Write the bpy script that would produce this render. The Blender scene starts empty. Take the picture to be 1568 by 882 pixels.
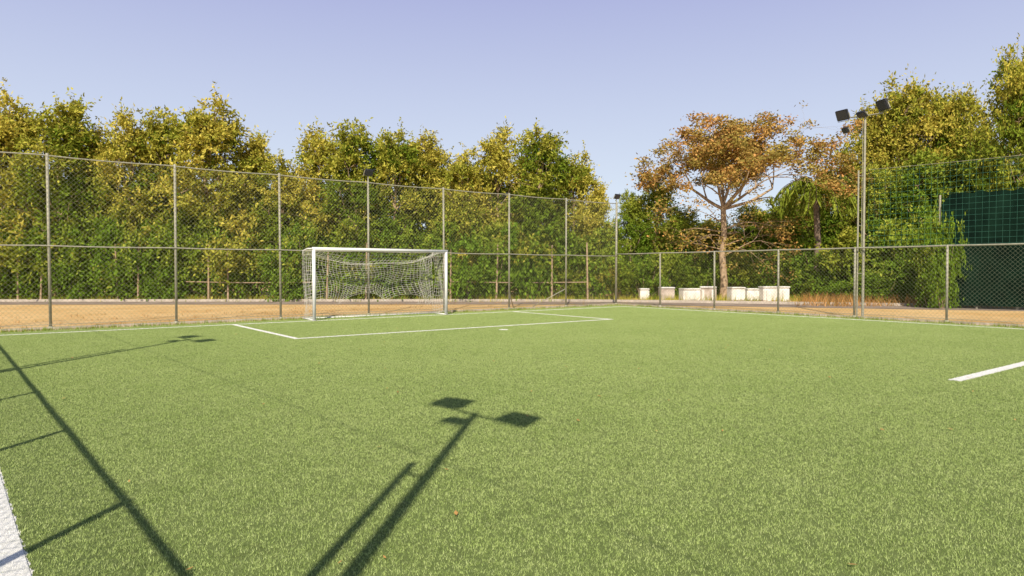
import bpy, math, random
import numpy as np
from mathutils import Vector, Matrix
random.seed(7)
S=bpy.context.scene
S.view_settings.view_transform='Standard'
S.view_settings.look='None'
S.view_settings.exposure=0
CY=math.radians(37.42)
cs,sn=math.cos(CY),math.sin(CY)
def W(lat,z,h=0.0):
    return Vector((lat*cs+z*sn,-lat*sn+z*cs,h))
def P(px,z,h=0.0):      # direction measured in the reference photo -> place on the ground plan
    return W((px-784)/1045*z,z,h)
def HT(y,z): return (414-y)*z/1045+1.5

# ---------------------------------------------------------------- helpers
class NT:
    def __init__(s,name):
        s.m=bpy.data.materials.new(name); s.m.use_nodes=True
        s.t=s.m.node_tree; s.t.nodes.clear()
    def n(s,typ,**k):
        nd=s.t.nodes.new(typ)
        for a,b in k.items(): setattr(nd,a,b)
        return nd
    def l(s,a,b): s.t.links.new(a,b)
    def val(s,sock,v):
        if isinstance(v,bpy.types.NodeSocket): s.l(v,sock)
        else: sock.default_value=v
    def math(s,op,a,b=0.0,clamp=False):
        nd=s.n('ShaderNodeMath',operation=op); nd.use_clamp=clamp
        s.val(nd.inputs[0],a); s.val(nd.inputs[1],b); return nd.outputs[0]
    def mix(s,f,a,b,bt='MIX'):
        nd=s.n('ShaderNodeMix',data_type='RGBA',blend_type=bt)
        s.val(nd.inputs[0],f)
        for i,v in ((6,a),(7,b)):
            if isinstance(v,tuple) and len(v)==3: v=v+(1,)
            s.val(nd.inputs[i],v)
        return nd.outputs[2]
    def noise(s,vec,scale,detail=4,rough=.55):
        nd=s.n('ShaderNodeTexNoise'); nd.inputs['Scale'].default_value=scale
        nd.inputs['Detail'].default_value=detail; nd.inputs['Roughness'].default_value=rough
        if vec is not None: s.l(vec,nd.inputs['Vector'])
        return nd.outputs[0]
    def ramp(s,f,a,b):
        nd=s.n('ShaderNodeMapRange'); s.val(nd.inputs[0],f)
        nd.inputs[1].default_value=a; nd.inputs[2].default_value=b
        return nd.outputs[0]
    def bsdf(s,col,rough=.8,metal=0,spec=.3,bump=None,bstr=.3,bdist=.02):
        b=s.n('ShaderNodeBsdfPrincipled'); 
        if isinstance(col,tuple) and len(col)==3: col=col+(1,)
        s.val(b.inputs['Base Color'],col); s.val(b.inputs['Roughness'],rough)
        b.inputs['Metallic'].default_value=metal
        b.inputs['Specular IOR Level'].default_value=spec
        if bump is not None:
            bp=s.n('ShaderNodeBump'); bp.inputs['Strength'].default_value=bstr; bp.inputs['Distance'].default_value=bdist
            s.l(bump,bp.inputs['Height']); s.l(bp.outputs[0],b.inputs['Normal'])
        return b.outputs[0]
    def out(s,sh):
        o=s.n('ShaderNodeOutputMaterial'); s.l(sh,o.inputs[0]); return s.m

def simple(name,c1,c2,scale=6,rough=.7,metal=0,spec=.3,bstr=.2):
    t=NT(name); g=t.n('ShaderNodeNewGeometry').outputs['Position']
    f=t.ramp(t.noise(g,scale,5,.6),.35,.65)
    return t.out(t.bsdf(t.mix(f,c1,c2),rough,metal,spec,t.noise(g,scale*5,3),bstr,.01))

# pitch marking rectangles (x0,x1,y0,y1)
RECTS=[(-0.08,20.85,19.49,19.61),  # goal line
       (20.73,20.85,-6,19.61),     # far touchline
       (5.24,5.37,14.70,19.50),(14.94,15.07,14.70,19.50),(5.24,15.07,14.60,14.73),
       (10.35,20.80,3.59,3.75)]
SPOT=(10.25,13.75,.12)
TL0,TL1,TLK=-.12,.055,.047   # near touchline, not quite square to the goal line
def tlx(y): return TLK*(6-y)
def turf_mat(name,blade):
    t=NT(name); g=t.n('ShaderNodeNewGeometry').outputs['Position']
    big=t.ramp(t.noise(g,.5,3,.6),.35,.68)
    mid=t.ramp(t.noise(g,2.6,4,.7),.35,.65)
    fine=t.ramp(t.noise(g,46,2,.7),.36,.64)
    k=1.66 if blade else 1.10
    def c(r,g_,b): return (min(r*k,.9),min(g_*k,.9),b*k)
    a=t.mix(big,c(.232,.300,.092),c(.280,.345,.118))
    a=t.mix(t.math('MULTIPLY',mid,.45),a,c(.335,.385,.160))
    a=t.mix(t.math('MULTIPLY',fine,.55),a,c(.125,.175,.046))
    crumb=t.ramp(t.noise(g,5,6,.85),.54,.66)
    a=t.mix(t.math('MULTIPLY',crumb,.50),a,c(.12,.13,.052))
    if blade:
        rp=t.n('ShaderNodeNewGeometry').outputs['Random Per Island']
        a=t.mix(t.math('MULTIPLY',t.ramp(rp,.6,1.0),.55),a,(.64,.70,.36))
        a=t.mix(t.math('MULTIPLY',t.ramp(rp,.35,0.0),.55),a,(.12,.18,.045))
    else:
        a=t.mix(.5,a,(.05,.07,.02))
    sx=t.n('ShaderNodeSeparateXYZ'); t.l(g,sx.inputs[0])
    wob=t.math('MULTIPLY',t.math('SUBTRACT',t.noise(g,14,2,.7),.5),.06)
    d=None
    for x0,x1,y0,y1 in RECTS:
        dx=t.math('SUBTRACT',t.math('ABSOLUTE',t.math('SUBTRACT',sx.outputs[0],(x0+x1)/2)),(x1-x0)/2)
        dy=t.math('SUBTRACT',t.math('ABSOLUTE',t.math('SUBTRACT',sx.outputs[1],(y0+y1)/2)),(y1-y0)/2)
        q=t.math('MAXIMUM',dx,dy); d=q if d is None else t.math('MINIMUM',d,q)
    xe=t.math('SUBTRACT',sx.outputs[0],t.math('MULTIPLY',t.math('SUBTRACT',6.0,sx.outputs[1]),TLK))
    q=t.math('SUBTRACT',t.math('ABSOLUTE',t.math('SUBTRACT',xe,(TL0+TL1)/2)),(TL1-TL0)/2)
    d=t.math('MINIMUM',d,q)
    ex=t.math('SUBTRACT',sx.outputs[0],SPOT[0]); ey=t.math('SUBTRACT',sx.outputs[1],SPOT[1])
    q=t.math('SUBTRACT',t.math('SQRT',t.math('ADD',t.math('MULTIPLY',ex,ex),t.math('MULTIPLY',ey,ey))),SPOT[2])
    d=t.math('MINIMUM',d,q)
    mk=t.math('LESS_THAN',t.math('ADD',d,wob),0.0)
    worn=t.ramp(t.noise(g,20,2,.7),.24,.34)
    mk=t.math('MULTIPLY',mk,worn)
    a=t.mix(mk,a,(.88,.86,.84))
    if blade:
        b=t.n('ShaderNodeBsdfDiffuse'); t.l(a,b.inputs[0]); return t.out(b.outputs[0])
    return t.out(t.bsdf(a,.9,0,.1,t.noise(g,90,3),.5,.01))
def paint_mat():
    t=NT('turf_line_paint'); g=t.n('ShaderNodeNewGeometry').outputs['Position']
    f=t.ramp(t.noise(g,24,5,.7),.3,.6)
    return t.out(t.bsdf(t.mix(f,(.65,.65,.60),(.87,.86,.84)),.85,0,.2,t.noise(g,120,3),.6,.01))

def leaf_mat(name,low,high,dry,hb=0.0,dryamt=.5,trans=.28):
    t=NT(name)
    hue=t.n('ShaderNodeAttribute',attribute_name='hue').outputs['Fac']
    lv=t.n('ShaderNodeAttribute',attribute_name='lv').outputs['Fac']
    oi=t.n('ShaderNodeObjectInfo').outputs['Random']
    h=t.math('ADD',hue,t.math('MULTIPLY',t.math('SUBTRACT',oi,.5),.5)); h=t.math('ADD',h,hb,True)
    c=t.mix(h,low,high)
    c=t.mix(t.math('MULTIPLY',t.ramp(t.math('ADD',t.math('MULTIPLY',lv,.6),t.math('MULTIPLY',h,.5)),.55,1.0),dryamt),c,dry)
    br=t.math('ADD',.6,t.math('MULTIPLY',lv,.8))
    cb=t.n('ShaderNodeVectorMath',operation='SCALE'); t.l(c,cb.inputs[0]); t.l(br,cb.inputs['Scale'])
    b=t.n('ShaderNodeBsdfDiffuse'); t.l(cb.outputs[0],b.inputs[0])
    if trans<=0: return t.out(b.outputs[0])
    tr=t.n('ShaderNodeBsdfTranslucent'); t.l(cb.outputs[0],tr.inputs[0])
    mx=t.n('ShaderNodeMixShader'); mx.inputs[0].default_value=trans
    t.l(b.outputs[0],mx.inputs[1]); t.l(tr.outputs[0],mx.inputs[2])
    return t.out(mx.outputs[0])

M_bark=simple('bark_pale',(.34,.24,.15),(.55,.40,.26),9,.9,bstr=.6)
M_bark2=simple('bark_grey',(.14,.10,.07),(.28,.21,.15),8,.9,bstr=.6)
M_leafA=leaf_mat('leaf_olive',(.150,.220,.022),(.52,.48,.068),(.62,.45,.13),-.12,.45,.20)
M_leafB=leaf_mat('leaf_green',(.150,.245,.025),(.42,.46,.062),(.55,.43,.11),-.16,.35,.20)
M_leafR=leaf_mat('leaf_dense_green',(.15,.235,.023),(.47,.45,.062),(.60,.38,.10),-.08,.45,.20)
M_leafC=leaf_mat('leaf_brown',(.36,.29,.07),(.62,.34,.11),(.62,.30,.11),0,.6,.20)
M_galv=simple('galvanised_steel',(.32,.31,.24),(.46,.43,.33),12,.6,.15,.3,.1)
M_wire=simple('fence_wire',(.22,.24,.15),(.34,.34,.22),20,.6,.1,.3,.05)
M_white=simple('white_enamel',(.80,.79,.76),(.86,.85,.83),5,.4,0,.5,.05)
M_net=simple('net_cord',(.66,.64,.56),(.80,.78,.72),10,.9,0,.1,.05)
M_lampbody=simple('floodlight_housing',(.03,.03,.035),(.055,.055,.06),10,.4,.2,.5,.1)
M_conc=simple('concrete_kerb',(.42,.36,.30),(.58,.50,.42),5,.9,bstr=.5)
M_block=simple('whitewashed_concrete',(.62,.60,.56),(.86,.85,.82),2.2,.85,bstr=.4)
M_blockS=simple('stained_concrete',(.30,.24,.20),(.60,.52,.46),2.5,.9,bstr=.4)
M_screen=simple('green_shade_cloth',(.003,.010,.007),(.007,.024,.015),1.2,.9,0,.05,bstr=.3)
M_netg=simple('green_net_cord',(.05,.17,.12),(.08,.24,.17),10,.9)
M_dryg=leaf_mat('dry_grass_blades',(.36,.22,.07),(.60,.31,.11),(.60,.32,.13),.0,.5,.2)
M_dryl=simple('dry_leaf',(.45,.20,.06),(.55,.36,.12),40,.8)

class MB:
    """accumulates geometry in numpy-friendly lists"""
    def __init__(s): s.v=[];s.f=[];s.mi=[];s.n=0
    def add(s,v,f,mi=0):
        v=np.asarray(v,float); s.v.append(v)
        for q in f: s.f.append(tuple(i+s.n for i in q)); s.mi.append(mi)
        s.n+=len(v)
    def tube(s,pts,rad,k=6,mi=0,cap=True):
        pts=[Vector(p) for p in pts]
        if not hasattr(rad,'__len__'): rad=[rad]*len(pts)
        V=[];F=[]
        up=None
        for i,p in enumerate(pts):
            if i==0: t=pts[1]-p
            elif i==len(pts)-1: t=p-pts[i-1]
            else: t=pts[i+1]-pts[i-1]
            t.normalize()
            if up is None: up=Vector((1,0,0)) if abs(t.z)>.8 else Vector((0,0,1))
            a=t.cross(up)
            if a.length<1e-4: a=t.cross(Vector((0,1,.1)))
            a.normalize(); b=a.cross(t); 
            for j in range(k):
                an=2*math.pi*j/k
                V.append(p+(a*math.cos(an)+b*math.sin(an))*rad[i])
        for i in range(len(pts)-1):
            for j in range(k):
                F.append((i*k+j,i*k+(j+1)%k,(i+1)*k+(j+1)%k,(i+1)*k+j))
        if cap:
            F.append(tuple(range(k-1,-1,-1))); F.append(tuple((len(pts)-1)*k+j for j in range(k)))
        s.add([tuple(v) for v in V],F,mi)
    def box(s,c,size,mi=0,rot=None,bev=.0):
        import bmesh
        bm=bmesh.new(); bmesh.ops.create_cube(bm,size=1)
        for v in bm.verts: v.co=Vector((v.co.x*size[0],v.co.y*size[1],v.co.z*size[2]))
        if bev>0: bmesh.ops.bevel(bm,geom=bm.edges[:],offset=bev,segments=2,affect='EDGES')
        V=[]
        for v in bm.verts:
            co=v.co.copy()
            if rot is not None: co=rot@co
            V.append(tuple(co+Vector(c)))
        bm.verts.index_update()
        F=[tuple(v.index for v in f.verts) for f in bm.faces]; bm.free()
        s.add(V,F,mi)
    def obj(s,name,mats,parent=None,smooth=False):
        me=bpy.data.meshes.new(name); V=np.concatenate(s.v) if s.v else np.zeros((0,3))
        me.from_pydata(V.tolist(),[],s.f)
        for m in mats: me.materials.append(m)
        me.polygons.foreach_set('material_index',s.mi)
        if smooth: me.polygons.foreach_set('use_smooth',[True]*len(s.f))
        me.update()
        o=bpy.data.objects.new(name,me); S.collection.objects.link(o)
        if parent: o.parent=parent
        return o
def empty(name,loc=(0,0,0)):
    e=bpy.data.objects.new(name,None); e.location=loc; e.empty_display_size=.3; S.collection.objects.link(e); return e

def segs_obj(name,A,B,r,mat,parent=None):
    """many thin 3-sided prisms"""
    A=np.asarray(A,float);B=np.asarray(B,float);n=len(A)
    t=B-A; L=np.linalg.norm(t,axis=1,keepdims=True); t=t/np.maximum(L,1e-9)
    ref=np.where(np.abs(t[:,2:3])>.9,np.array([[1.,0,0]]),np.array([[0,0,1.]]))
    a=np.cross(t,ref); a/=np.linalg.norm(a,axis=1,keepdims=True); b=np.cross(a,t)
    V=np.zeros((n,6,3))
    for j in range(3):
        an=2*math.pi*j/3; o=(a*math.cos(an)+b*math.sin(an))*r
        V[:,j]=A+o; V[:,3+j]=B+o
    base=np.arange(n)[:,None]*6
    F=np.concatenate([base+np.array([[0,1,4,3]]),base+np.array([[1,2,5,4]]),base+np.array([[2,0,3,5]])],1).reshape(-1,4)
    return quads(name,V.reshape(-1,3),F,[mat],parent)
def quads(name,V,F,mats,parent=None,k=4,mi=None,attrs=None):
    me=bpy.data.meshes.new(name)
    me.vertices.add(len(V)); me.vertices.foreach_set('co',V.astype(np.float32).ravel())
    nf=len(F); me.loops.add(nf*k); me.loops.foreach_set('vertex_index',F.astype(np.int32).ravel())
    me.polygons.add(nf); me.polygons.foreach_set('loop_start',np.arange(nf,dtype=np.int32)*k)
    me.polygons.foreach_set('loop_total',np.full(nf,k,dtype=np.int32))
    for m in mats: me.materials.append(m)
    if mi is not None: me.polygons.foreach_set('material_index',mi.astype(np.int32))
    if attrs:
        for an,av in attrs.items():
            at=me.attributes.new(an,'FLOAT','FACE'); at.data.foreach_set('value',av.astype(np.float32))
    me.update(calc_edges=True); me.validate()
    o=bpy.data.objects.new(name,me); S.collection.objects.link(o)
    if parent: o.parent=parent
    return o

# ---------------------------------------------------------------- ground
def ground():
    t=NT('dry_earth'); g=t.n('ShaderNodeNewGeometry').outputs['Position']
    a=t.mix(t.ramp(t.noise(g,.35,5,.6),.35,.65),(.70,.44,.18),(.86,.60,.30))
    a=t.mix(t.math('MULTIPLY',t.ramp(t.noise(g,2.5,6,.7),.45,.7),.45),a,(.50,.30,.13))
    a=t.mix(t.math('MULTIPLY',t.ramp(t.noise(g,1.1,5,.75),.58,.70),.5),a,(.36,.33,.12))
    m=t.out(t.bsdf(a,.95,0,.1,t.noise(g,12,6,.7),.7,.05))
    b=MB(); N=60
    xs=np.concatenate([[-900,-300,-100],np.linspace(-60,90,N),[200,500,1200]])
    V=[(x,y,0) for y in xs for x in xs]
    n=len(xs); F=[(j*n+i,j*n+i+1,(j+1)*n+i+1,(j+1)*n+i) for j in range(n-1) for i in range(n-1)]
    b.add(V,F); return b.obj('ground',[m])
ground()
def poly(name,V,mat,par=None):
    b=MB(); b.add(V,[tuple(range(len(V)))]); return b.obj(name,[mat],par)
def sheet(name,x0,x1,y0,y1,z,mat,par=None):
    return poly(name,[(x0,y0,z),(x1,y0,z),(x1,y1,z),(x0,y1,z)],mat,par)
TM=turf_mat('artificial_turf_backing',False); TB=turf_mat('artificial_turf_blades',True)
turf=sheet('artificial_turf',-1.70,21.34,-9,20.45,.006,TM)
TS=2.88
rng=np.random.default_rng(3)
def tile(name,n,size=TS):
    x=rng.uniform(-size/2,size/2,n); y=rng.uniform(-size/2,size/2,n)
    cx=rng.uniform(-size/2,size/2,n//8); cy=rng.uniform(-size/2,size/2,n//8); k=rng.integers(0,n//8,n)
    mm=rng.random(n)<.45
    wrap=lambda v:(v+size/2)%size-size/2
    x=np.where(mm,wrap(cx[k]+rng.normal(0,.005,n)),x); y=np.where(mm,wrap(cy[k]+rng.normal(0,.005,n)),y)
    an=rng.uniform(0,2*np.pi,n); ln=rng.uniform(.008,.018,n); w=rng.uniform(.0011,.0024,n)
    lean=rng.uniform(.3,1.45,n); la=rng.uniform(0,2*np.pi,n)
    V=np.zeros((n,3,3)); dx,dy=np.cos(an)*w,np.sin(an)*w
    V[:,0]=np.stack([x-dx,y-dy,np.zeros(n)],1); V[:,1]=np.stack([x+dx,y+dy,np.zeros(n)],1)
    V[:,2]=np.stack([x+np.cos(la)*np.sin(lean)*ln,y+np.sin(la)*np.sin(lean)*ln,np.cos(lean)*ln+.004],1)
    F=np.arange(n*3).reshape(-1,3)
    o=quads(name,V.reshape(-1,3),F,[TB],turf,3); return o
tiles=[tile('turf_blades_%d'%i,106000) for i in range(3)]
used=set()
for ix in range(8):
    for iy in range(8):
        cx=-1.70+TS*(ix+.5); cy=20.45-TS*(iy+.5)
        k=random.randrange(3)
        if k not in used: o=tiles[k]; used.add(k)
        else:
            o=bpy.data.objects.new('turf_blades_patch',tiles[k].data); S.collection.objects.link(o); o.parent=turf
        o.location=(cx,cy,.006); o.rotation_euler=(0,0,random.randrange(4)*math.pi/2)
PM=paint_mat(); mk=empty('pitch_marking')
for i,(x0,x1,y0,y1) in enumerate(RECTS):
    sheet('line_%d'%i,x0+.01,x1-.01,y0,y1,.010+.0005*i,PM,mk)
poly('line_touch',[(TL0+tlx(-5),-5,.0135),(TL1-.01+tlx(-5),-5,.0135),(TL1-.01+tlx(19.48),19.48,.0135),(TL0+tlx(19.48),19.48,.0135)],PM,mk)
poly('penalty_spot',[(SPOT[0]+SPOT[2]*.9*math.cos(a),SPOT[1]+SPOT[2]*.9*math.sin(a),.0105) for a in np.linspace(0,2*math.pi,20,endpoint=False)],PM,mk)
def tufts(name,pts,hmin,hmax,per,mat,spread=.12,wd=.006):
    A=[];hu=[];lv=[]
    for p in pts:
        hh=random.random()
        for k in range(per):
            x=p[0]+random.gauss(0,spread); y=p[1]+random.gauss(0,spread); h=random.uniform(hmin,hmax)
            a=random.uniform(0,6.28); w=wd*random.uniform(.6,1.4); la=random.uniform(0,6.28); l=h*random.uniform(.1,.7)
            A.append([[x-math.cos(a)*w,y-math.sin(a)*w,p[2]],[x+math.cos(a)*w,y+math.sin(a)*w,p[2]],[x+math.cos(la)*l,y+math.sin(la)*l,p[2]+h]])
            hu.append(hh);lv.append(random.random())
    A=np.array(A).reshape(-1,3)
    return quads(name,A,np.arange(len(A)).reshape(-1,3),[mat],None,3,attrs={'hue':np.array(hu),'lv':np.array(lv)})
pts=[(random.uniform(-1,21.4),20.5+random.gauss(.05,.1),0) for _ in range(420)]+[(21.4+random.gauss(.05,.1),random.uniform(0,20.5),0) for _ in range(420)]
tufts('weed_strip',pts,.03,.13,14,M_leafB)
b=MB(); b.box((9.8,20.72,.02),(23.6,.14,.10),0,None,.01); b.box((21.55,5.6,.021),(.14,29.9,.10),0,None,.01)
b.obj('concrete_kerb',[M_conc])

def road():
    t=NT('road_asphalt_dusty'); g=t.n('ShaderNodeNewGeometry').outputs['Position']
    a=t.mix(t.ramp(t.noise(g,.8,5,.6),.35,.65),(.28,.21,.175),(.42,.33,.27))
    a=t.mix(t.math('MULTIPLY',t.ramp(t.noise(g,4,5,.7),.45,.7),.5),a,(.18,.14,.12))
    m=t.out(t.bsdf(a,.9,0,.2,t.noise(g,30,4,.7),.5,.02))
    c=[(-45,31),(-26,31),(-10,31.2),(2,31.2),(8,30),(13,28.3),(19,26.3),(28,23.5),(45,18)]
    b=MB();V=[];F=[]
    for la,z in c:
        V.append(tuple(W(la,z-1.3,.008))); V.append(tuple(W(la,z+1.5,.008)))
    for i in range(len(c)-1): F.append((2*i,2*i+2,2*i+3,2*i+1))
    b.add(V,F); r=b.obj('road',[m])
    b=MB()
    pts=[W(la,z+1.56,.05) for la,z in c]
    for i in range(len(pts)-1):
        p,q=pts[i],pts[i+1]; mid=(p+q)/2; d=q-p
        rot=Matrix.Rotation(math.atan2(d.y,d.x),3,'Z'); b.box((mid.x,mid.y,.05),(d.length,.12,.14),0,rot,.01)
    b.obj('road_kerb',[M_conc])
road()

# ---------------------------------------------------------------- fences
def chain(name,p0,p1,z0,z1,par,s=.115,r=.0021,mat=None):
    p0=np.array(p0,float);p1=np.array(p1,float);L=np.linalg.norm(p1-p0);d=(p1-p0)/L;H=z1-z0
    A=[];B=[]
    n=int((L+H)/s)
    def clip(ua,ha,ub,hb):
        t0,t1=0.,1.; du=ub-ua
        for (pp,qq) in ((-du,ua),(du,L-ua)):
            rr=qq/pp
            if pp<0: t0=max(t0,rr)
            else: t1=min(t1,rr)
        if t0>=t1: return None
        return (ua+du*t0,ha+(hb-ha)*t0,ua+du*t1,ha+(hb-ha)*t1)
    for i in range(1,n):
        u=i*s
        for sg in (1,-1):
            c=clip(u,0,u-H,H) if sg==1 else clip(u-H,0,u,H)
            if c:
                A.append([p0[0]+d[0]*c[0],p0[1]+d[1]*c[0],z0+c[1]]); B.append([p0[0]+d[0]*c[2],p0[1]+d[1]*c[2],z0+c[3]])
    return segs_obj(name,A,B,r,mat or M_wire,par)
def wob_rail(b,a,c,n,r,sag):
    a=Vector(a);c=Vector(c);pts=[]
    for i in range(n*4+1):
        f=i/(n*4); p=a.lerp(c,f); ph=(f*n)%1; p.z-=sag*math.sin(math.pi*ph); pts.append(p)
    b.tube(pts,r,6)
FY=20.70; HF=4.38; MR=2.12
LX=lambda y:-1.13-.046*(y-3.2)
bf=empty('chain_link_fence')
b=MB()
PX=[-1.93]+[1.2+2.9*i for i in range(7)]+[21.5]
for i,x in enumerate(PX):
    top=HF+.05
    b.tube([(x,FY+.0,0),(x+random.uniform(-.02,.02),FY,top)],.034 if i not in(0,8) else .045,8)
    b.tube([(x,FY,0),(x,FY,.09)],[.075,.06],8)
b.obj('posts',[M_galv],bf,True)
b=MB(); wob_rail(b,(-1.93,FY,HF),(21.5,FY,HF),8,.018,.03); wob_rail(b,(-1.93,FY-.04,MR),(21.5,FY-.04,MR),8,.020,.016)
b.tube([(-1.93,FY-.03,.14),(21.5,FY-.03,.14)],.006,5)
for x,dx in ((15.7,.9),(18.6,-1.0)):
    b.tube([(x,FY+.03,.75),(x+dx,FY+.9,.02)],.02,6)
b.obj('rails',[M_galv],bf,True)
chain('mesh',(-1.93,FY-.045),(21.5,FY-.045),.10,HF,bf)
def side(name,XF,Ys,inn):
    e=empty(name); b=MB()
    for y in Ys:
        X=XF(y)
        b.tube([(X,y,0),(X,y+random.uniform(-.015,.015),2.22)],.034,8); b.tube([(X,y,0),(X,y,.09)],[.075,.06],8)
    b.obj('posts',[M_galv],e,True)
    ya,yb=Ys[0],FY-.05
    b=MB(); wob_rail(b,(XF(ya),ya,2.20),(XF(yb),yb,2.20),len(Ys),.026,.008)
    b.tube([(XF(ya)+inn*.04,ya,.14),(XF(yb)+inn*.04,yb,.14)],.006,5); b.obj('rails',[M_galv],e,True)
    chain('mesh',(XF(ya)+inn*.045,ya),(XF(yb)+inn*.045,yb),.10,2.2,e)
YR=[7.85+2.6*i for i in range(-4,5)]
side('side_fence',lambda y:21.5,YR,-1)
YL=[.5+2.6*i for i in range(-2,8)]
side('side_fence',LX,YL,1)
def ballnet(X,y0,y1,z0,z1,s=.16,r=.003):
    e=empty('ball_net'); A=[];B=[]
    nn=int((y1-y0)/s)
    for i in range(nn+1):
        y=y0+i*s; A.append([X,y,z0]);B.append([X,y,z1-.08*math.sin(math.pi*(y-y0)/(y1-y0))])
    for j in range(int((z1-z0)/s)+1):
        z=z0+j*s
        if z>z1-.08: continue
        for i in range(12):
            f0,f1=i/12,(i+1)/12
            A.append([X,y0+(y1-y0)*f0,z]);B.append([X,y0+(y1-y0)*f1,z])
    segs_obj('net',A,B,r,M_netg,e)
    b=MB(); pts=[(X,y0+(y1-y0)*f,z1-.08*math.sin(math.pi*f)) for f in np.linspace(0,1,14)]; b.tube(pts,.006,5); b.obj('cable',[M_galv],e)
ballnet(21.56,0.,10.1,2.24,4.6)
b=MB()
b.tube([(LX(-5),-5,4.55),(LX(.7),.7,4.6),(LX(11),11,4.6),(LX(20.6),20.6,4.4)],.006,5); b.obj('top_cable',[M_galv],bf)

# ---------------------------------------------------------------- floodlight poles
def floodhead(b,c,yaw,tilt,w=.42,h=.33,d=.09):
    rot=Matrix.Rotation(yaw,3,'Z')@Matrix.Rotation(tilt,3,'X')
    c=Vector(c)
    b.box(c,(w,d,h),1,rot,.015)
    b.box(c+rot@Vector((0,-d*.5-.006,0)),(w*.86,.012,h*.82),2,rot,.004)
    for i in range(5):
        b.box(c+rot@Vector((-w*.36+i*w*.18,d*.5+.02,0)),(.012,.045,h*.8),1,rot)
    for s in (-1,1):
        b.box(c+rot@Vector((s*(w/2+.012),.02,-.05)),(.012,.03,.18),0,rot)
    b.box(c+rot@Vector((0,.02,-h/2-.03)),(w+.05,.03,.012),0,rot)
t=NT('floodlight_glass'); M_glass=t.out(t.bsdf((.06,.06,.065),.35,0,.4))
def pole(x,y,face,H=6.35,sy=.24,near=True):
    e=empty('floodlight_pole',(x,y,0))
    b=MB(); m=1.0 if near else .75
    b.tube([(0,0,0),(0,0,3.2),(0,0,H)],[.055*m,.05*m,.042*m],10)
    b.tube([(0,sy,0),(0,sy,4.62)],.034*m,8)
    b.box((0,0,.03),(.24,.24,.06),0,None,.01)
    for z in (1.4,2.9,4.45): b.tube([(0,0,z),(0,sy,z)],.016,6)
    b.tube([(face*.12,-.58,H-.10),(0,0,H-.06),(-face*.05,.66,H-.02)],.022,6)
    yaw=math.pi/2 if face>0 else -math.pi/2
    if near:
        floodhead(b,(face*.18,-.50,H+.02),yaw+.1,.75)
        floodhead(b,(face*.06,.56,H+.09),yaw+.35,.75)
        floodhead(b,(-face*.10,.10,H-.30),yaw+.3,.8,.24,.18)
    else:
        floodhead(b,(face*.18,-.60,H+.13),yaw-.5,.45)
        floodhead(b,(face*.10,.66,H+.06),yaw-.2,.40)
        floodhead(b,(face*.10,.06,H-.02),yaw-.3,.9,.30,.2)
        floodhead(b,(face*.10,.56,H-.42),yaw-.3,.6,.22,.16)
    b.tube([(face*.06,.04,2.0),(face*.06,.04,H-.2)],.008,5)
    b.obj('pole_and_heads',[M_galv,M_lampbody,M_glass],e)
pole(-1.22,.38,1,sy=.27); pole(-1.80,10.45,1); pole(21.62,10.25,-1,near=False,sy=.18)
for x,z in ((9.9,4.62),(21.5,4.6)):
    e=empty('floodlight',(x,FY,0)); b=MB()
    b.tube([(0,0,4.35),(0,0,z)],.02,6); floodhead(b,(0,-.06,z+.08),0,.6,.28,.2); b.obj('head',[M_galv,M_lampbody,M_glass],e)

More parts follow.
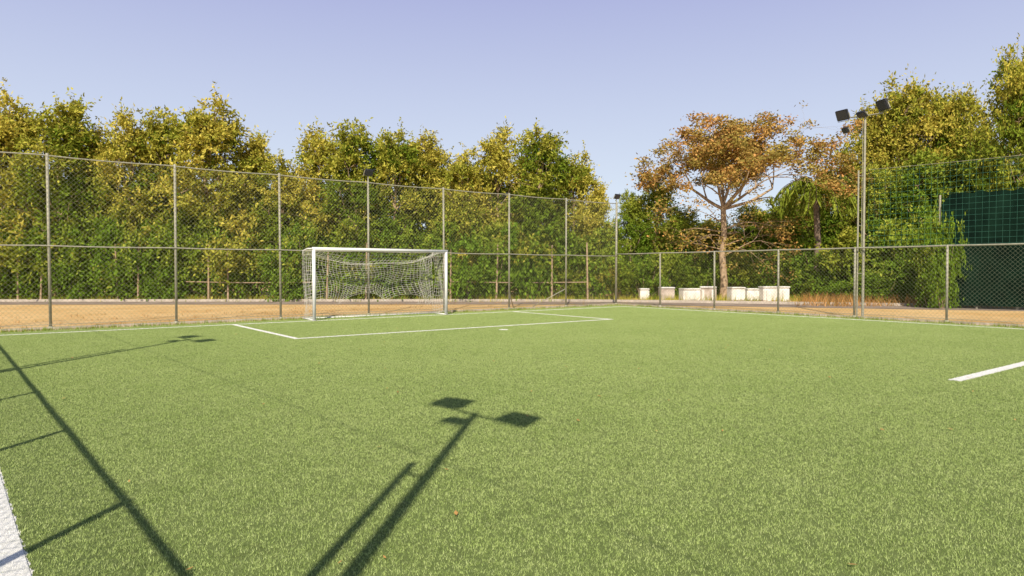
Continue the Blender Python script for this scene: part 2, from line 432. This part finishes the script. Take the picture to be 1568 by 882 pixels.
# ---------------------------------------------------------------- goal
def goal():
    x0,x1,y=7.6,12.17,19.55; H=2.14; r=.05; D=.85
    e=empty('football_goal'); b=MB()
    b.tube([(x0,y,0),(x0,y,H)],r,14); b.tube([(x1,y,0),(x1,y,H)],r,14)
    b.tube([(x0-.05,y,H-.005),(x1+.05,y,H-.005)],r*1.02,14)
    b.obj('frame',[M_white],e,True)
    b=MB()
    for x in (x0,x1):
        b.tube([(x,y,H),(x,y+D*.6,H+.01),(x,y+D,H-.04),(x,y+D+.05,H-.22)],.024,8)
        b.tube([(x,y+.02,.03),(x,y+D,.03)],.02,8)
    b.tube([(x0,y+D,.03),(x1,y+D,.03)],.02,8)
    b.obj('net_supports',[M_white],e,True)
    A=[];B=[];s=.125
    rr=random.Random(5)
    def surf(P,nu,nv,skip=0.0):
        G=[[P(i/nu,j/nv) for j in range(nv+1)] for i in range(nu+1)]
        for i in range(nu+1):
            for j in range(nv+1):
                if i<nu and rr.random()>skip: A.append(G[i][j]);B.append(G[i+1][j])
                if j<nv and rr.random()>skip: A.append(G[i][j]);B.append(G[i][j+1])
    W_=x1-x0
    def main(u,v):
        sag=math.sin(math.pi*u)
        x=x0+W_*u+.07*math.sin(9*v+5*u)*sag
        vv=v*(D+2.15)
        if vv<D:
            f=vv/D; return [x,y+vv,H-.04-.42*sag**.6*math.sin(math.pi*f*.62)+.03*math.sin(14*u)]
        f=(vv-D)/2.15
        top=H-.04-.40*sag**.6*math.sin(math.pi*.62)
        bot=.30+.28*abs(math.sin(u*math.pi*3.0+.5))+.20*sag
        z=top+(bot-top)*f
        yy=y+D+.08*math.sin(f*5+u*7)+.10*sag*math.sin(math.pi*f)-.20*f*math.sin(u*9)**2
        return [x+.10*math.sin(u*17)*f,yy,z]
    surf(main,int(W_/s),24,.01)
    for xs,sg in ((x0,1),(x1,-1)):
        def sd(u,v,xs=xs,sg=sg):
            return [xs+sg*(.10*math.sin(3*v+u*4)*math.sin(math.pi*v)+.25*u*v*(1-v)),y+.02+(D-.02)*u*(1-.15*math.sin(math.pi*v)),H-.05-(H-.12)*v+.05*math.sin(u*6)*v]
        surf(sd,8,17,.01)
    for k in range(10):
        xx=x1-.15-.05*k; 
        zs=np.linspace(H-.15,.3+.1*rr.random(),12)
        pr=None
        for q,z in enumerate(zs):
            p=[xx+.05*math.sin(q*1.3+k),y+D-.12+.05*math.cos(q+k),z]
            if pr: A.append(pr);B.append(p)
            pr=p
    segs_obj('net',A,B,.0042,M_net,e)
goal()

# ---------------------------------------------------------------- vegetation
def leaves_mesh(C,D,rng,L,Wd):
    n=len(C); D=D/np.linalg.norm(D,axis=1,keepdims=True)
    r=rng.normal(size=(n,3)); s=np.cross(D,r); s/=np.maximum(np.linalg.norm(s,axis=1,keepdims=True),1e-6)
    l=L*rng.uniform(.6,1.3,(n,1)); w=Wd*rng.uniform(.7,1.3,(n,1))
    V=np.zeros((n,4,3)); V[:,0]=C; V[:,1]=C+D*l*.45+s*w*.5; V[:,2]=C+D*l; V[:,3]=C+D*l*.45-s*w*.5
    return V
def crown(rng,lobes,nclump,twigs,nl,L,Wd,up=.5,tw=.75,zmax=10.,spiky=.15):
    Cs=[];Ds=[];hu=[]
    tot=sum(l[3]**1.2*l[4]**.8 for l in lobes)
    for cx,cy,cz,rx,rz,h in lobes:
        k=max(4,int(nclump*(rx**1.2*rz**.8)/tot))
        d=rng.normal(size=(k,3)); d/=np.linalg.norm(d,axis=1,keepdims=True)
        rad=rng.uniform(.35,1,(k,1))**.55
        c=np.array([cx,cy,cz])+d*rad*np.array([rx,rx,rz])
        ch=h+rng.normal(0,.12,k)
        for q in range(twigs):
            td=d*.9+rng.normal(0,.55,(k,3)); td[:,2]+=up; td/=np.linalg.norm(td,axis=1,keepdims=True)
            tl=tw*rng.uniform(.5,1.2,(k,1))
            tl=np.where(rng.random((k,1))<spiky,tl*1.9,tl)
            for j in range(nl):
                f=(j+rng.random((k,1)))/nl
                p=c+td*tl*f; p[:,2]-=(f[:,0]**2)*tl[:,0]*.25
                p+=rng.normal(0,.035,(k,3))
                ld=td*.55+rng.normal(0,.7,(k,3)); ld[:,2]-=.15
                Cs.append(p);Ds.append(ld);hu.append(ch)
    C=np.concatenate(Cs);D=np.concatenate(Ds);h=np.concatenate(hu)
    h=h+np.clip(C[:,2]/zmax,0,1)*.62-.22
    m=C[:,2]>.05
    C,D,h=C[m],D[m],h[m]
    return leaves_mesh(C,D,rng,L,Wd),h
def plant_mesh(name,V,h,rng,leafmat,wood=None,barkmat=None):
    n=len(V)
    co=V.reshape(-1,3); F=np.arange(n*4).reshape(-1,4); mi=np.zeros(n); lv=rng.random(n)
    if wood is not None and wood.n:
        wv=np.concatenate(wood.v); wf=np.array([f for f in wood.f if len(f)==4])+len(co)
        co=np.concatenate([co,wv]);F=np.concatenate([F,wf]); mi=np.concatenate([mi,np.ones(len(wf))])
        h=np.concatenate([h,np.zeros(len(wf))]);lv=np.concatenate([lv,np.zeros(len(wf))])
    return quads(name,co,F,[leafmat,barkmat or M_bark],None,4,mi,{'hue':np.clip(h,0,1),'lv':lv})
def tree_variant(seed,H,R,zb,leafmat,nl=10,ncl=470,L=.21,Wd=.092,nlobes=18,bark=None,topy=.8,pw=3.2,huer=.55):
    rng=np.random.default_rng(seed); r=random.Random(seed)
    lobes=[]
    for i in range(nlobes):
        f=(i+.5)/nlobes; z=zb+(H-zb)*(f**.85)*.92
        prof=max(.3,(1-f**pw)*.85+.15)
        a=i*2.4+r.random(); rr=R*prof*r.uniform(.35,.75)
        lr=R*r.uniform(.28,.46)*(1-.3*f)
        lobes.append((math.cos(a)*rr,math.sin(a)*rr,min(z,H-lr*topy-r.uniform(0,1.0)),lr,lr*r.uniform(.6,.95),r.uniform(0,huer)))
    for k in range(3):
        a=r.uniform(0,6.28); q=R*.35*r.random(); lobes.append((math.cos(a)*q,math.sin(a)*q,H-.6-.5*k,R*.24,.6,r.uniform(.3,.7)))
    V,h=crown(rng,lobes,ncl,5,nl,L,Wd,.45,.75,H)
    w=MB(); 
    lean=(r.uniform(-.3,.3),r.uniform(-.3,.3))
    tp=[Vector((lean[0]*f+.08*math.sin(f*9),lean[1]*f+.07*math.cos(f*8),H*.86*f)) for f in np.linspace(0,1,9)]
    w.tube(tp,[.13*(1-.85*f)+.012 for f in np.linspace(0,1,9)],7,cap=False)
    for lb in lobes:
        c=Vector(lb[:3]); f=max(.08,min(.85,(c.z-1.2)/(H*.86))); i=int(f*8); p=tp[i]
        mid=(p+c)/2+Vector((r.uniform(-.2,.2),r.uniform(-.2,.2),-.1))
        w.tube([p,mid,c],[.05,.03,.012],5,cap=False)
        for q in range(4):
            e=c+Vector((r.gauss(0,1),r.gauss(0,1),abs(r.gauss(0,.8))))*lb[3]*.8
            w.tube([c,(c+e)/2+Vector((0,0,.1)),e],[.014,.009,.004],3,cap=False)
    return plant_mesh('tree',V,h,rng,leafmat,w,bark)
protos={}
def place(key,name,px,z,top,wpx,rot=None,zz=0.0):
    o,H,R=protos[key]
    if not o.get('used'): ob=o; o['used']=1
    else: ob=bpy.data.objects.new(name,o.data); S.collection.objects.link(ob)
    ob.name=name
    h=HT(top,z); sw=(wpx/1045*z)/R
    ob.location=P(px,z,zz); ob.scale=(sw,sw,h/H); ob.rotation_euler=(0,0,random.uniform(0,6.28) if rot is None else rot)
    return ob
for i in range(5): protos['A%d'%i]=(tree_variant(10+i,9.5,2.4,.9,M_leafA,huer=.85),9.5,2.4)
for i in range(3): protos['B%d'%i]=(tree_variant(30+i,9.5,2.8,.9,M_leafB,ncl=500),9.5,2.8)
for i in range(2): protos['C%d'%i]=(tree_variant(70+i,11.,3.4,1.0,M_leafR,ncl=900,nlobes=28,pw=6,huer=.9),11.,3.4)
def shrub(seed,mat,H=3.0,R=1.7):
    rng=np.random.default_rng(seed); r=random.Random(seed); lobes=[]
    for i in range(9):
        a=r.uniform(0,6.28); rr=R*r.uniform(.1,.7); lr=R*r.uniform(.3,.5)
        lobes.append((math.cos(a)*rr,math.sin(a)*rr,r.uniform(.15,.8)*H,lr,lr*.9,r.uniform(0,.5)))
    V,h=crown(rng,lobes,170,5,9,.17,.09,.3,.6,H*2)
    w=MB()
    for lb in lobes: w.tube([(lb[0]*.2,lb[1]*.2,0),(lb[0]*.7,lb[1]*.7,lb[2]*.5),lb[:3]],[.03,.02,.008],4,cap=False)
    return plant_mesh('shrub',V,h,rng,mat,w)
for i in range(3): protos['S%d'%i]=(shrub(50+i,M_leafB),3.0,1.7)
protos['SA0']=(shrub(60,M_leafA),3.0,1.7)
L=[(-45,34.5,178,78),(15,35,160,80),(98,34.5,164,76),(155,36,200,62),(200,35,186,64),(252,36,178,64),(322,34.5,162,78),(385,36,216,54),
   (432,35,246,50),(490,36,206,60),(543,34.5,196,66),(605,35,206,62),(655,36.5,218,62),(705,35,236,52),(765,36,206,62),(826,34.5,203,66),(880,35,240,48),(912,34.5,290,34)]
for i,(px,z,top,w) in enumerate(L):
    place('A%d'%(i*2%5),'leafy_tree',px,z,top,w)
for i,px in enumerate(range(-60,930,90)):
    place('B%d'%((i+3)%3),'leafy_tree',px+random.uniform(-15,15),39.5+random.uniform(-1,1),random.uniform(265,295),85)
for i,px in enumerate(range(-60,940,48)):
    place('S%d'%(i%3),'shrub',px+random.uniform(-12,12),33.9+random.uniform(-.3,.5),random.uniform(330,372),46)
for i,px in enumerate(range(920,1640,85)):
    place('B%d'%(i%3),'leafy_tree',px,46+random.uniform(-2,2),random.uniform(325,350),85)
R=[('B0',965,37,298,40),('B1',1002,38,274,50),('B2',1045,40,325,42),('A1',1085,41,345,40),('B0',1150,40,318,55),('B1',1195,39,300,52),('B2',1232,40,300,45),
   ('B0',1290,39,268,50),('C1',1345,38,160,66),('C0',1400,37,125,84),('C1',1455,36,146,74),('C0',1488,36,195,54),('B2',1345,34,262,56),('B0',1410,33,240,66),
   ('B1',1468,33,240,56),('C1',1560,29,80,76),('C0',1640,30,75,76),('B1',1522,32.5,228,48),('B0',1590,29,215,55)]
for k,px,z,top,w in R: place(k,'leafy_tree',px,z,top,w)
for i,(px,z,top,w) in enumerate([(950,35.5,395,30),(985,36,385,34),(1030,36.5,390,36),(1080,37,388,36),(1140,37.5,392,36),(1185,37,385,38),(1225,36,378,40),(1265,34.5,368,46),
    (1310,33,358,52),(1360,32,345,56),(1410,31,335,56),(1445,29.5,315,40),(1250,33.5,420,30),(1290,31.5,425,36),(1345,30.5,420,36),(1400,29.5,425,34),(1540,29.5,250,50),(1425,27.2,350,34),(1442,26.6,335,26)]):
    place('S%d'%(i%3) if i%4 else 'SA0','shrub',px,z,top,w)

def big_tree():
    r=random.Random(21); rng=np.random.default_rng(21); w=MB(); tips=[]
    def grow(p,d,l,rad,dep,lower):
        n=4; pts=[p]; q=p.copy(); dd=d.copy(); rads=[rad]
        for i in range(n):
            dd=(dd+Vector((r.gauss(0,.15),r.gauss(0,.15),r.gauss(0,.11)+(.03 if dep<2 else -.03)))).normalized()
            q=q+dd*l/n; pts.append(q.copy()); rads.append(rad*(1-.38*(i+1)/n))
        w.tube(pts,rads,7 if dep<2 else (5 if dep<4 else 3),cap=False)
        if dep>=5: tips.append((q.copy(),dd.copy(),lower)); return
        for j in range(3):
            ax=Vector((r.gauss(0,1),r.gauss(0,1),r.gauss(0,.6))).normalized()
            nd=(dd*1.0+ax*r.uniform(.55,.95)); nd.z=nd.z*.7+(.14 if not lower else -.02)
            nd.normalize(); src=pts[-1] if j<2 else pts[2]
            grow(src,nd,l*r.uniform(.6,.9),rads[-1]*r.uniform(.6,.8),dep+1,lower)
    tp=[Vector((0,0,0)),Vector((.05,0,1.2)),Vector((-.1,.05,2.8)),Vector((0,0,4.4)),Vector((-.1,0,5.9))]
    w.tube(tp,[.27,.22,.20,.18,.16],10,cap=False)
    RX=Vector((cs,-sn,0)); FW=Vector((sn,cs,0))
    for la,fw,up,l,rad in ((-1.1,.1,.75,2.3,.12),(.65,-.1,.95,2.4,.13),(.1,.6,.9,2.1,.1),(-.2,-.6,.9,2.0,.1),(.15,0,1.1,2.3,.11),(1.2,.2,.6,2.7,.11),(1.4,-.1,.42,3.6,.11)):
        grow(tp[4],(RX*la+FW*fw+Vector((0,0,up))).normalized(),l,rad,1,False)
    for z,la,fw in ((3.2,-.9,.1),(4.6,.9,-.2),(5.0,-.8,-.5),(4.2,.5,.7),(3.5,.9,.3),(4.4,-1,.3),(2.9,.8,-.5),(3.9,-.6,-.8)):
        grow(Vector((0,0,z)),(RX*la+FW*fw+Vector((0,0,.35))).normalized(),1.9,.05,2,True)
    C=[];D=[];h=[]
    for p,d,low in tips:
        dn=math.sin(p.x*2.3+1.1)*math.sin(p.y*2.1+.4)*math.sin(p.z*2.6)+r.gauss(0,.2)
        if low: m=12
        elif p.z<6.6: m=20
        else: m=int(105*max(0,min(1,.74+1.3*dn)))
        hh=r.uniform(-.1,.9)
        for i in range(m):
            o=Vector((r.gauss(0,.25),r.gauss(0,.25),r.gauss(.06,.15)))
            C.append(p+o); D.append((r.gauss(0,1),r.gauss(0,1),r.gauss(0,.6))); h.append(hh+r.gauss(0,.15))
    V=leaves_mesh(np.array(C),np.array(D),rng,.20,.10)
    o=plant_mesh('umbrella_tree',V,np.array(h),rng,M_leafC,w,M_bark)
    o.location=P(1108,35.5); 
    zt=max(t[0].z for t in tips); s=HT(144,35.5)/zt; o.scale=(s*1.04,s*1.04,s)
big_tree()
def palm(px,z,top):
    r=random.Random(4); b=MB(); rng=np.random.default_rng(4)
    H=HT(top,z)-1.0
    b.tube([(0,0,0),(.1,0,H*.5),(0,.1,H)],[.2,.16,.13],9,cap=False)
    C=[];D=[]
    for k in range(26):
        a=k*2.4; el=r.uniform(.5,1.4); L=r.uniform(2.0,2.7); p=Vector((0,.1,H)); pts=[p.copy()]
        d=Vector((math.cos(a)*math.cos(el),math.sin(a)*math.cos(el),math.sin(el)))
        for i in range(14):
            d.z-=.19; d.normalize(); p=p+d*L/14; pts.append(p.copy())
            sd=d.cross(Vector((0,0,1))).normalized()
            for s in (-1,1):
                for q in range(4):
                    C.append(p-d*(L/14)*q/4); dd=sd*s*.7+d*.5+Vector((0,0,-.7-r.random()*.5)); D.append(dd)
        b.tube(pts,[.02*(1-.8*i/14)+.003 for i in range(15)],4,cap=False)
    V=leaves_mesh(np.array([tuple(c) for c in C]),np.array([tuple(c) for c in D]),rng,.5,.05)
    o=plant_mesh('palm_tree',V,np.full(len(V),.75)+rng.normal(0,.15,len(V)),rng,M_leafB,b,M_bark2); o.location=P(px,z)
palm(1250,34.2,258)

pts=[]
for _ in range(520):
    px=random.uniform(1235,1568+80); z=random.uniform(28.3,32.5)-max(0,(px-1400))*.006
    pts.append(tuple(P(px,z)))
tufts('dry_grass',pts,.12,.6,16,M_dryg,.3,.012)
pts=[]
for _ in range(700):
    px=random.uniform(-60,1240); pts.append(tuple(P(px,random.uniform(32.9,34.5))))
tufts('verge_grass',pts,.1,.4,14,M_leafA,.25,.012)
pts=[]
for _ in range(260):
    pts.append((random.uniform(-2,34),random.uniform(21,27),0))
tufts('weed_tuft',pts,.03,.12,10,M_dryg,.12,.006)

# ---------------------------------------------------------------- white concrete blocks
def block(px0,px1,y0,z,stain,kind):
    w=(px1-px0)/1045*z; h=HT(y0,z); c=P((px0+px1)/2,z)
    e=empty('concrete_block',(c.x,c.y,0)); e.rotation_euler=(0,0,-CY+random.uniform(-.25,.25))
    b=MB(); mt=1 if stain else 0
    b.box((0,0,h*.5-.02),(w,.55,h),mt,None,.03)
    b.box((0,-.02,h+.015),(w*1.03,.60,.07),0,None,.02)
    if kind: 
        b.box((-w*.32,-.30,h*.42),(w*.16,.08,h*.8),0,None,.015); b.box((w*.30,-.30,h*.42),(w*.2,.08,h*.8),0,None,.015)
    b.box((0,-.01,.03),(w*1.05,.64,.09),1,None,.02)
    b.obj('block',[M_block,M_blockS],e)
for a in ((979,993,443,34.5,0,0),(1010,1031,441,34.2,1,0),(1042,1070,443,33.6,0,1),(1072,1096,440,33.9,1,1),(1116,1138,441,33.4,0,0),(1139,1160,443,33.6,0,1),(1164,1206,440,33.2,0,1)):
    block(*a)

e=empty('stake_fence'); b=MB()
for px in (27,62,180,211,319,349,500,560,690,760,845,900):
    c=P(px,33.0); hh=random.uniform(2.4,2.9); l=random.uniform(-.12,.12)
    b.tube([(c.x,c.y,0),(c.x+l*.5,c.y,hh*.5),(c.x+l,c.y,hh)],[.05,.042,.035],7)
b.tube([P(285,33.05,.95),P(380,33.05,.9),P(480,33.05,.93)],.022,5)
b.tube([P(690,33.05,.95),P(800,33.05,.9),P(900,33.05,.93)],.022,5)
b.obj('stakes',[M_bark],e)

# dark green shade screen behind the ball net
e=empty('shade_screen'); b=MB()
c0=P(1440,27.2); c1=P(1700,24.0)
V=[];F=[];n=20
for i in range(n+1):
    f=i/n; p=c0.lerp(c1,f); o=.03*math.sin(i*1.7)
    for h in (.12,1.4,2.9,4.60-.10*abs(math.sin(i*1.9))-(.5 if i<1 else 0)): V.append((p.x+o,p.y+o*math.cos(h),h))
for i in range(n):
    for j in range(3): F.append((i*4+j,i*4+4+j,i*4+5+j,i*4+1+j))
b.add(V,F,0)
for i in range(0,n+1,5):
    p=c0.lerp(c1,i/n); b.tube([(p.x+.1,p.y+.1,0),(p.x+.1,p.y+.1,4.5)],.04,7,1)
b.obj('cloth_and_posts',[M_screen,M_galv],e)

# fallen leaves
A=[]
for _ in range(130):
    if random.random()<.6: x=random.uniform(.3,21);y=random.uniform(.5,20)
    else: x=random.uniform(1,12); y=random.uniform(0,9)
    a=random.uniform(0,6.28); l=random.uniform(.010,.028); q=l*.5; z=.024
    c,s_=math.cos(a),math.sin(a)
    A.append([[x-c*l,y-s_*l,z],[x+s_*q,y-c*q,z+.006],[x+c*l,y+s_*l,z+.012],[x-s_*q,y+c*q,z+.004]])
A=np.array(A).reshape(-1,3); quads('fallen_leaves',A,np.arange(len(A)).reshape(-1,4),[M_dryl])

# ---------------------------------------------------------------- light
EL=math.radians(40); sd=Vector((.690*math.cos(EL),.724*math.cos(EL),-math.sin(EL)))
sl=bpy.data.lights.new('sun','SUN'); sl.energy=5.0; sl.angle=math.radians(.5); sl.color=(1,.91,.74)
so=bpy.data.objects.new('sun',sl); so.rotation_euler=sd.to_track_quat('-Z','Y').to_euler(); so.location=(-10,-10,20); S.collection.objects.link(so)
w=bpy.data.worlds.new('World'); S.world=w; w.use_nodes=True; nt=w.node_tree; nt.nodes.clear()
sk=nt.nodes.new('ShaderNodeTexSky'); sk.sky_type='NISHITA'; sk.sun_disc=False; sk.sun_elevation=EL; sk.sun_rotation=math.radians(223.6)
sk.air_density=1.0; sk.dust_density=.6; sk.ozone_density=1.0
tc=nt.nodes.new('ShaderNodeTexCoord'); sx=nt.nodes.new('ShaderNodeSeparateXYZ'); nt.links.new(tc.outputs['Generated'],sx.inputs[0])
cr=nt.nodes.new('ShaderNodeMapRange'); nt.links.new(sx.outputs[2],cr.inputs[0]); cr.inputs[1].default_value=.06; cr.inputs[2].default_value=.38
hz=nt.nodes.new('ShaderNodeMix'); hz.data_type='RGBA'; nt.links.new(cr.outputs[0],hz.inputs[0]); hz.inputs[6].default_value=(8.6,9.8,11.0,1); hz.inputs[7].default_value=(4.9,5.35,8.6,1)
fr=nt.nodes.new('ShaderNodeMapRange'); nt.links.new(sx.outputs[2],fr.inputs[0]); fr.inputs[1].default_value=.38; fr.inputs[2].default_value=.62; fr.inputs[3].default_value=.95; fr.inputs[4].default_value=.0
mx=nt.nodes.new('ShaderNodeMix'); mx.data_type='RGBA'; nt.links.new(fr.outputs[0],mx.inputs[0]); nt.links.new(sk.outputs[0],mx.inputs[6]); nt.links.new(hz.outputs[2],mx.inputs[7])
bg=nt.nodes.new('ShaderNodeBackground'); bg.inputs[1].default_value=.088; nt.links.new(mx.outputs[2],bg.inputs[0])
ow=nt.nodes.new('ShaderNodeOutputWorld'); nt.links.new(bg.outputs[0],ow.inputs[0])
# ---------------------------------------------------------------- camera
cd=bpy.data.cameras.new('camera'); cd.lens=24; cd.sensor_width=36; cd.clip_end=3000; cd.clip_start=.05
co=bpy.data.objects.new('camera',cd); co.location=(0,0,1.5); co.rotation_euler=(math.radians(90-1.48),0,-CY); S.collection.objects.link(co); S.camera=co
